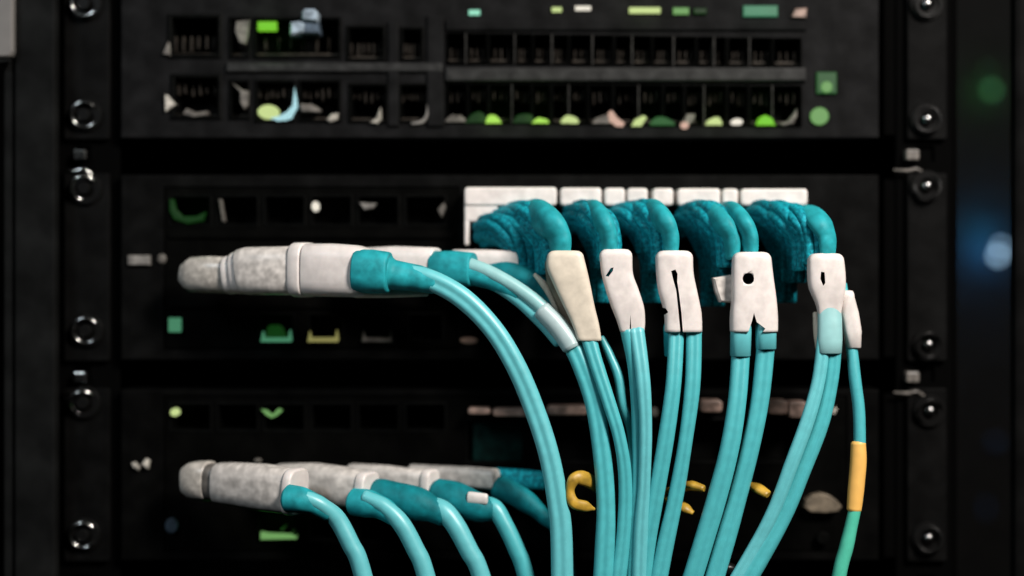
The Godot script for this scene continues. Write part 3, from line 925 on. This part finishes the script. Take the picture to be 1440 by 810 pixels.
	elbow(o, 1076, 306, 1132, 375, 23, "teal_boot", 0.012, 0.045)
	elbow(o, 1098, 306, 1142, 366, 20, "teal_boot", 0.014, 0.052, 14)
	elbow(o, 1124, 304, 1164, 364, 19, "teal_bright", 0.016, 0.06, 11)
	csg_body(o, [[1161, 366, 0.06, 25], [1162, 385, 0.06, 26], [1163, 405, 0.06, 25], [1166, 430, 0.06, 18], [1166, 448, 0.06, 15]], M.white, [["cut", [[1155, 382], [1160, 383], [1161, 398], [1158, 402], [1154, 392]]]])
	st = mb(); column(st, [[1166, 428, 0.0595, 16], [1167, 450, 0.061, 17], [1167, 478, 0.062, 17.5], [1166, 496, 0.062, 17.5]], 0.62, 2.4); obj("sleeve", st, M.teal_mist, o)
	strand(o, [[1147, 440, 0.05, 4], [1150, 470, 0.052, 6], [1153, 502, 0.053, 4]], "cream", "edge_strip")
	strand(o, [[1161, 444, 0.06, 9], [1158, 480, 0.062, 9.5], [1151, 535, 0.063, 9.5], [1136, 590, 0.064, 10], [1114, 650, 0.064, 10], [1087, 720, 0.062, 9.5], [1050, 790, 0.06, 10], [965, 930, 0.06, 10]], "teal_pale", "cable", true)
	strand(o, [[1174, 444, 0.06, 9], [1174, 480, 0.061, 10], [1169, 535, 0.061, 10], [1155, 595, 0.061, 11], [1130, 660, 0.061, 11], [1102, 725, 0.06, 12], [1063, 795, 0.06, 13], [985, 930, 0.06, 13]], "teal", "cable", true)
	# the single tagged lead
	o = thing("tagged_cable", "thin single teal cable with white boot and yellow tag, far right", "cable", P(1195, 412, 0.055))
	st = mb(); column(st, [[1191, 418, 0.056, 10], [1194, 440, 0.056, 13], [1198, 465, 0.056, 13], [1200, 488, 0.056, 10]], 0.8); obj("boot", st, M.white, o)
	strand(o, [[1184, 400, 0.05, 7], [1189, 430, 0.054, 7], [1196, 475, 0.056, 8], [1202, 530, 0.058, 8.5], [1208, 580, 0.059, 8.5], [1209, 640, 0.06, 8.5]], "teal")
	strand(o, [[1206, 700, 0.06, 8], [1198, 735, 0.06, 9], [1190, 770, 0.06, 10], [1180, 810, 0.06, 10], [1160, 930, 0.06, 10]], "green_cable")
	st = mb()
	tube(st, [[1207, 623, 0.06, 10.5], [1207, 650, 0.06, 11.5], [1204, 685, 0.06, 11.5], [1201, 717, 0.06, 10.5]], 20, 0.9); obj("yellow_tag", st, M.yellow, o)

func st_sleeve(o: Node3D, keys: Array, m: String) -> void:
	var st := mb(); column(st, keys, 0.9, 3.0, 24)
	obj("sleeve", st, M[m], o)

# ---- sideways plugs
func plug_rows() -> void:
	var g := "white plugs lying sideways before the middle switch"
	# middle switch, plug A
	var o := thing("sideways_plug", "long ribbed white plug nearest the left, with thick cable curving down, upper row", "cable", P(260, 385, 0.02), g)
	var st := mb(); bar(st, [[258, 385, 0.022, 15], [262, 385.5, 0.0225, 20], [270, 386, 0.023, 24.5], [296, 386, 0.026, 26], [322, 387, 0.029, 25.5]], 0.8, 2.6); obj("nose", st, M.smoked, o)
	st = mb(); bar(st, [[322, 387, 0.03, 27], [330, 386, 0.031, 27]], 0.85, 2.6); obj("rib", st, M.white, o)
	st = mb(); bar(st, [[334, 384, 0.032, 29.5], [341, 383, 0.033, 30.5]], 0.85, 2.8); obj("rib", st, M.white, o)
	st = mb(); bar(st, [[343, 382, 0.034, 32], [350, 381, 0.035, 33.5], [418, 380.5, 0.043, 34.5]], 0.85, 3.2); obj("body", st, M.blotched, o)
	st = mb(); bar(st, [[421, 379.5, 0.043, 38.5], [433, 379.5, 0.045, 38.5]], 0.85, 3.6); obj("collar", st, M.white, o)
	st = mb(); bar(st, [[435, 379.5, 0.0455, 37], [470, 380, 0.049, 37.5], [503, 381.5, 0.053, 36.5], [512, 382, 0.054, 34]], 0.85, 3.6); obj("collar", st, M.white, o)
	st = mb(); bar(st, [[503, 381, 0.0575, 30.5], [524, 382, 0.0595, 31], [545, 383, 0.061, 29]], 0.85, 2.5); obj("boot", st, M.teal_bright, o)
	st = mb(); bar(st, [[500, 402, 0.05, 17], [545, 404, 0.052, 15], [600, 405, 0.048, 12]], 0.7, 2.6); obj("tray", st, M.cream, o)
	strand(o, [[543, 384, 0.058, 26], [556, 387, 0.058, 21], [585, 391, 0.058, 19], [612, 398, 0.059, 16]], "teal_bright", "boot")
	strand(o, [[560, 383, 0.06, 13], [605, 394, 0.061, 15], [650, 419, 0.062, 15], [692, 461, 0.063, 14.5], [724, 512, 0.063, 14.5], [750, 572, 0.062, 14.5], [772, 640, 0.062, 14.5], [785, 710, 0.062, 15], [790, 770, 0.062, 15.5], [791, 930, 0.062, 16]], "teal_pale", "cable", true)
	# plug B
	o = thing("sideways_plug", "white plug second in the upper row, teal band in its middle and cable with painted highlight", "cable", P(548, 372, 0.02), g)
	st = mb(); bar(st, [[520, 373, 0.022, 25], [556, 373, 0.028, 27], [612, 374, 0.036, 26]], 0.85, 3.4); obj("body", st, M.white, o)
	st = mb(); bar(st, [[613, 378, 0.037, 25], [640, 378, 0.042, 25.5], [663, 379, 0.045, 24]], 0.9, 2.8); obj("band", st, M.teal_bright, o)
	strand(o, [[650, 382, 0.044, 19], [672, 386, 0.046, 17], [700, 397, 0.048, 14], [730, 415, 0.05, 11]], "teal_bright", "boot")
	strand(o, [[660, 372, 0.048, 10], [690, 384, 0.05, 10], [730, 407, 0.052, 10], [766, 436, 0.054, 11], [794, 470, 0.056, 12]], "teal_mist", "fibre")  # pale tone puts the highlight along this cable into the colour
	strand(o, [[664, 390, 0.046, 10], [690, 397, 0.048, 9], [726, 420, 0.05, 9], [760, 450, 0.052, 10], [788, 480, 0.054, 11]], "teal_pale", "fibre")
	strand(o, [[762, 436, 0.055, 14], [780, 454, 0.056, 15], [797, 476, 0.057, 15], [804, 488, 0.058, 14]], "sleeve", "sleeve")  # pale section painting in the whitish highlight of the cable
	strand(o, [[797, 470, 0.056, 13], [818, 515, 0.058, 13], [836, 570, 0.059, 13], [847, 640, 0.06, 13], [852, 710, 0.06, 13], [850, 780, 0.06, 14], [842, 930, 0.06, 16]], "teal", "cable", true)
	# plug C
	o = thing("sideways_plug", "short white plug third in the upper row, tucked under the teal elbows", "cable", P(668, 370, 0.02), g)
	st = mb(); bar(st, [[640, 368, 0.02, 17], [680, 369, 0.025, 18], [731, 371, 0.031, 18]], 0.85, 3.4); obj("body", st, M.white, o)
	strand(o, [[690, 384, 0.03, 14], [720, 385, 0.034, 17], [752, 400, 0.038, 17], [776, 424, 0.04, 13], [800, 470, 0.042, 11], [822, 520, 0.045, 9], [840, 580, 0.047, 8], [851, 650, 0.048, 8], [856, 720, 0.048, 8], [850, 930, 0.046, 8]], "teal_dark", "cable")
	strand(o, [[752, 386, 0.046, 3], [766, 402, 0.048, 5], [778, 424, 0.048, 4], [786, 444, 0.048, 2.5]], "cream", "edge_strip")
	# lower switch
	g = "white plugs lying sideways before the lowest switch"
	o = thing("sideways_plug", "mottled white plug nearest the left with groove behind its nose, lower row", "cable", P(262, 676, 0.02), g)
	st = mb(); bar(st, [[261, 675, 0.024, 20], [266, 675, 0.0245, 24.5], [276, 675.5, 0.025, 27], [294, 676.5, 0.028, 28.5]], 0.85, 2.7); obj("nose", st, M.smoked, o)
	st = mb(); bar(st, [[295, 677, 0.029, 25.5], [308, 678, 0.031, 26]], 0.85, 2.7); obj("groove", st, M.glint_dim, o)
	st = mb(); bar(st, [[310, 679, 0.032, 28.5], [330, 680.5, 0.036, 30], [370, 685, 0.045, 32.5], [416, 691, 0.056, 32]], 0.85, 3.0); obj("body", st, M.blotched, o)
	st = mb(); bar(st, [[411, 690.4, 0.0553, 33.2], [418, 691.4, 0.0565, 33]], 0.86, 3.4); obj("rim", st, M.white, o)
	strand(o, [[406, 701, 0.066, 20], [422, 703, 0.068, 19], [444, 710, 0.067, 15.5], [464, 722, 0.066, 13]], "teal_bright", "boot")
	strand(o, [[420, 696, 0.07, 10], [450, 709, 0.069, 11], [474, 730, 0.065, 13], [493, 765, 0.065, 13], [508, 800, 0.065, 13], [540, 930, 0.065, 13]], "teal_pale")
	o = thing("sideways_plug", "mottled white plug second in the lower row, bright corner by its boot", "cable", P(415, 684, 0.02), g)
	st = mb(); bar(st, [[395, 676, 0.012, 24], [440, 678, 0.022, 27], [480, 684, 0.032, 28], [518, 689, 0.042, 25]], 0.85, 3.0); obj("body", st, M.blotched, o)
	st = mb(); bar(st, [[512, 688.5, 0.0407, 26.5], [520, 689.5, 0.0425, 26]], 0.86, 3.4); obj("rim", st, M.white, o)
	strand(o, [[499, 706, 0.047, 20], [516, 708, 0.051, 20], [538, 715, 0.054, 16], [556, 728, 0.056, 13]], "teal_bright", "boot")
	strand(o, [[512, 698, 0.055, 9], [540, 712, 0.057, 11], [564, 736, 0.058, 13], [584, 772, 0.058, 13], [598, 806, 0.058, 13], [630, 930, 0.058, 13]], "teal_pale")
	o = thing("sideways_plug", "greyish white plug third in the lower row, dark teal boot below it", "cable", P(522, 680, 0.018), g)
	st = mb(); bar(st, [[495, 668, 0.008, 16], [540, 671, 0.017, 17], [570, 676, 0.023, 18], [606, 680, 0.031, 19]], 0.85, 3.2); obj("body", st, M.blotched, o)
	st = mb(); bar(st, [[601, 679.5, 0.03, 20.5], [608, 680.2, 0.0315, 20]], 0.86, 3.4); obj("rim", st, M.white, o)
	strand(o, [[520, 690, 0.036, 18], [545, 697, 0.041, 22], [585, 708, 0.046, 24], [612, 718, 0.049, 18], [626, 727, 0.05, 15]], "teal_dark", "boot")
	strand(o, [[596, 707, 0.047, 11], [622, 718, 0.05, 15], [640, 738, 0.052, 14], [660, 775, 0.053, 13.5], [676, 808, 0.053, 13], [712, 930, 0.053, 13]], "teal_pale")
	o = thing("sideways_plug", "dull white plug fourth in the lower row, small painted white fleck on its boot", "cable", P(604, 676, 0.016), g)
	st = mb(); bar(st, [[580, 667, 0.004, 14], [620, 669, 0.011, 14], [660, 671, 0.018, 15], [696, 674, 0.025, 15]], 0.85, 3.2); obj("body", st, M.blotched, o)
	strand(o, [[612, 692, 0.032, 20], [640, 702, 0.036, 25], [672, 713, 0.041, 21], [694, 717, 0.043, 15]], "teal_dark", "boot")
	st = mb(); bar(st, [[660, 700, 0.046, 9], [683, 702, 0.048, 8]], 0.6, 2.2); obj("highlight", st, M.white, o)  # white piece that paints in a glint on the boot
	strand(o, [[670, 708, 0.04, 11], [694, 714, 0.043, 13], [710, 738, 0.045, 12], [726, 772, 0.046, 12], [739, 808, 0.046, 12], [768, 930, 0.046, 12]], "teal")
	o = thing("sideways_plug", "dark teal plug at the right end of the lower row, passing behind the thick cable", "cable", P(704, 672, 0.014), g)
	st = mb(); bar(st, [[698, 672, 0.012, 14], [730, 674, 0.016, 14], [764, 676, 0.02, 13]], 0.85, 3.0); obj("body", st, M.teal_deep, o)
	strand(o, [[700, 684, 0.026, 17], [735, 702, 0.03, 16], [765, 727, 0.032, 11], [790, 760, 0.034, 11], [820, 930, 0.034, 11]], "teal_dark")

func small_things() -> void:
	var st := mb()
	tube(st, [[1010, 806, 0.052, 8], [1020, 800, 0.056, 10], [1032, 802, 0.056, 8], [1038, 812, 0.052, 6]], 12)
	tag(obj("cable_tie", st, M.black_steel), "black cable tie knot between the slanted cables at the bottom", "cable tie")
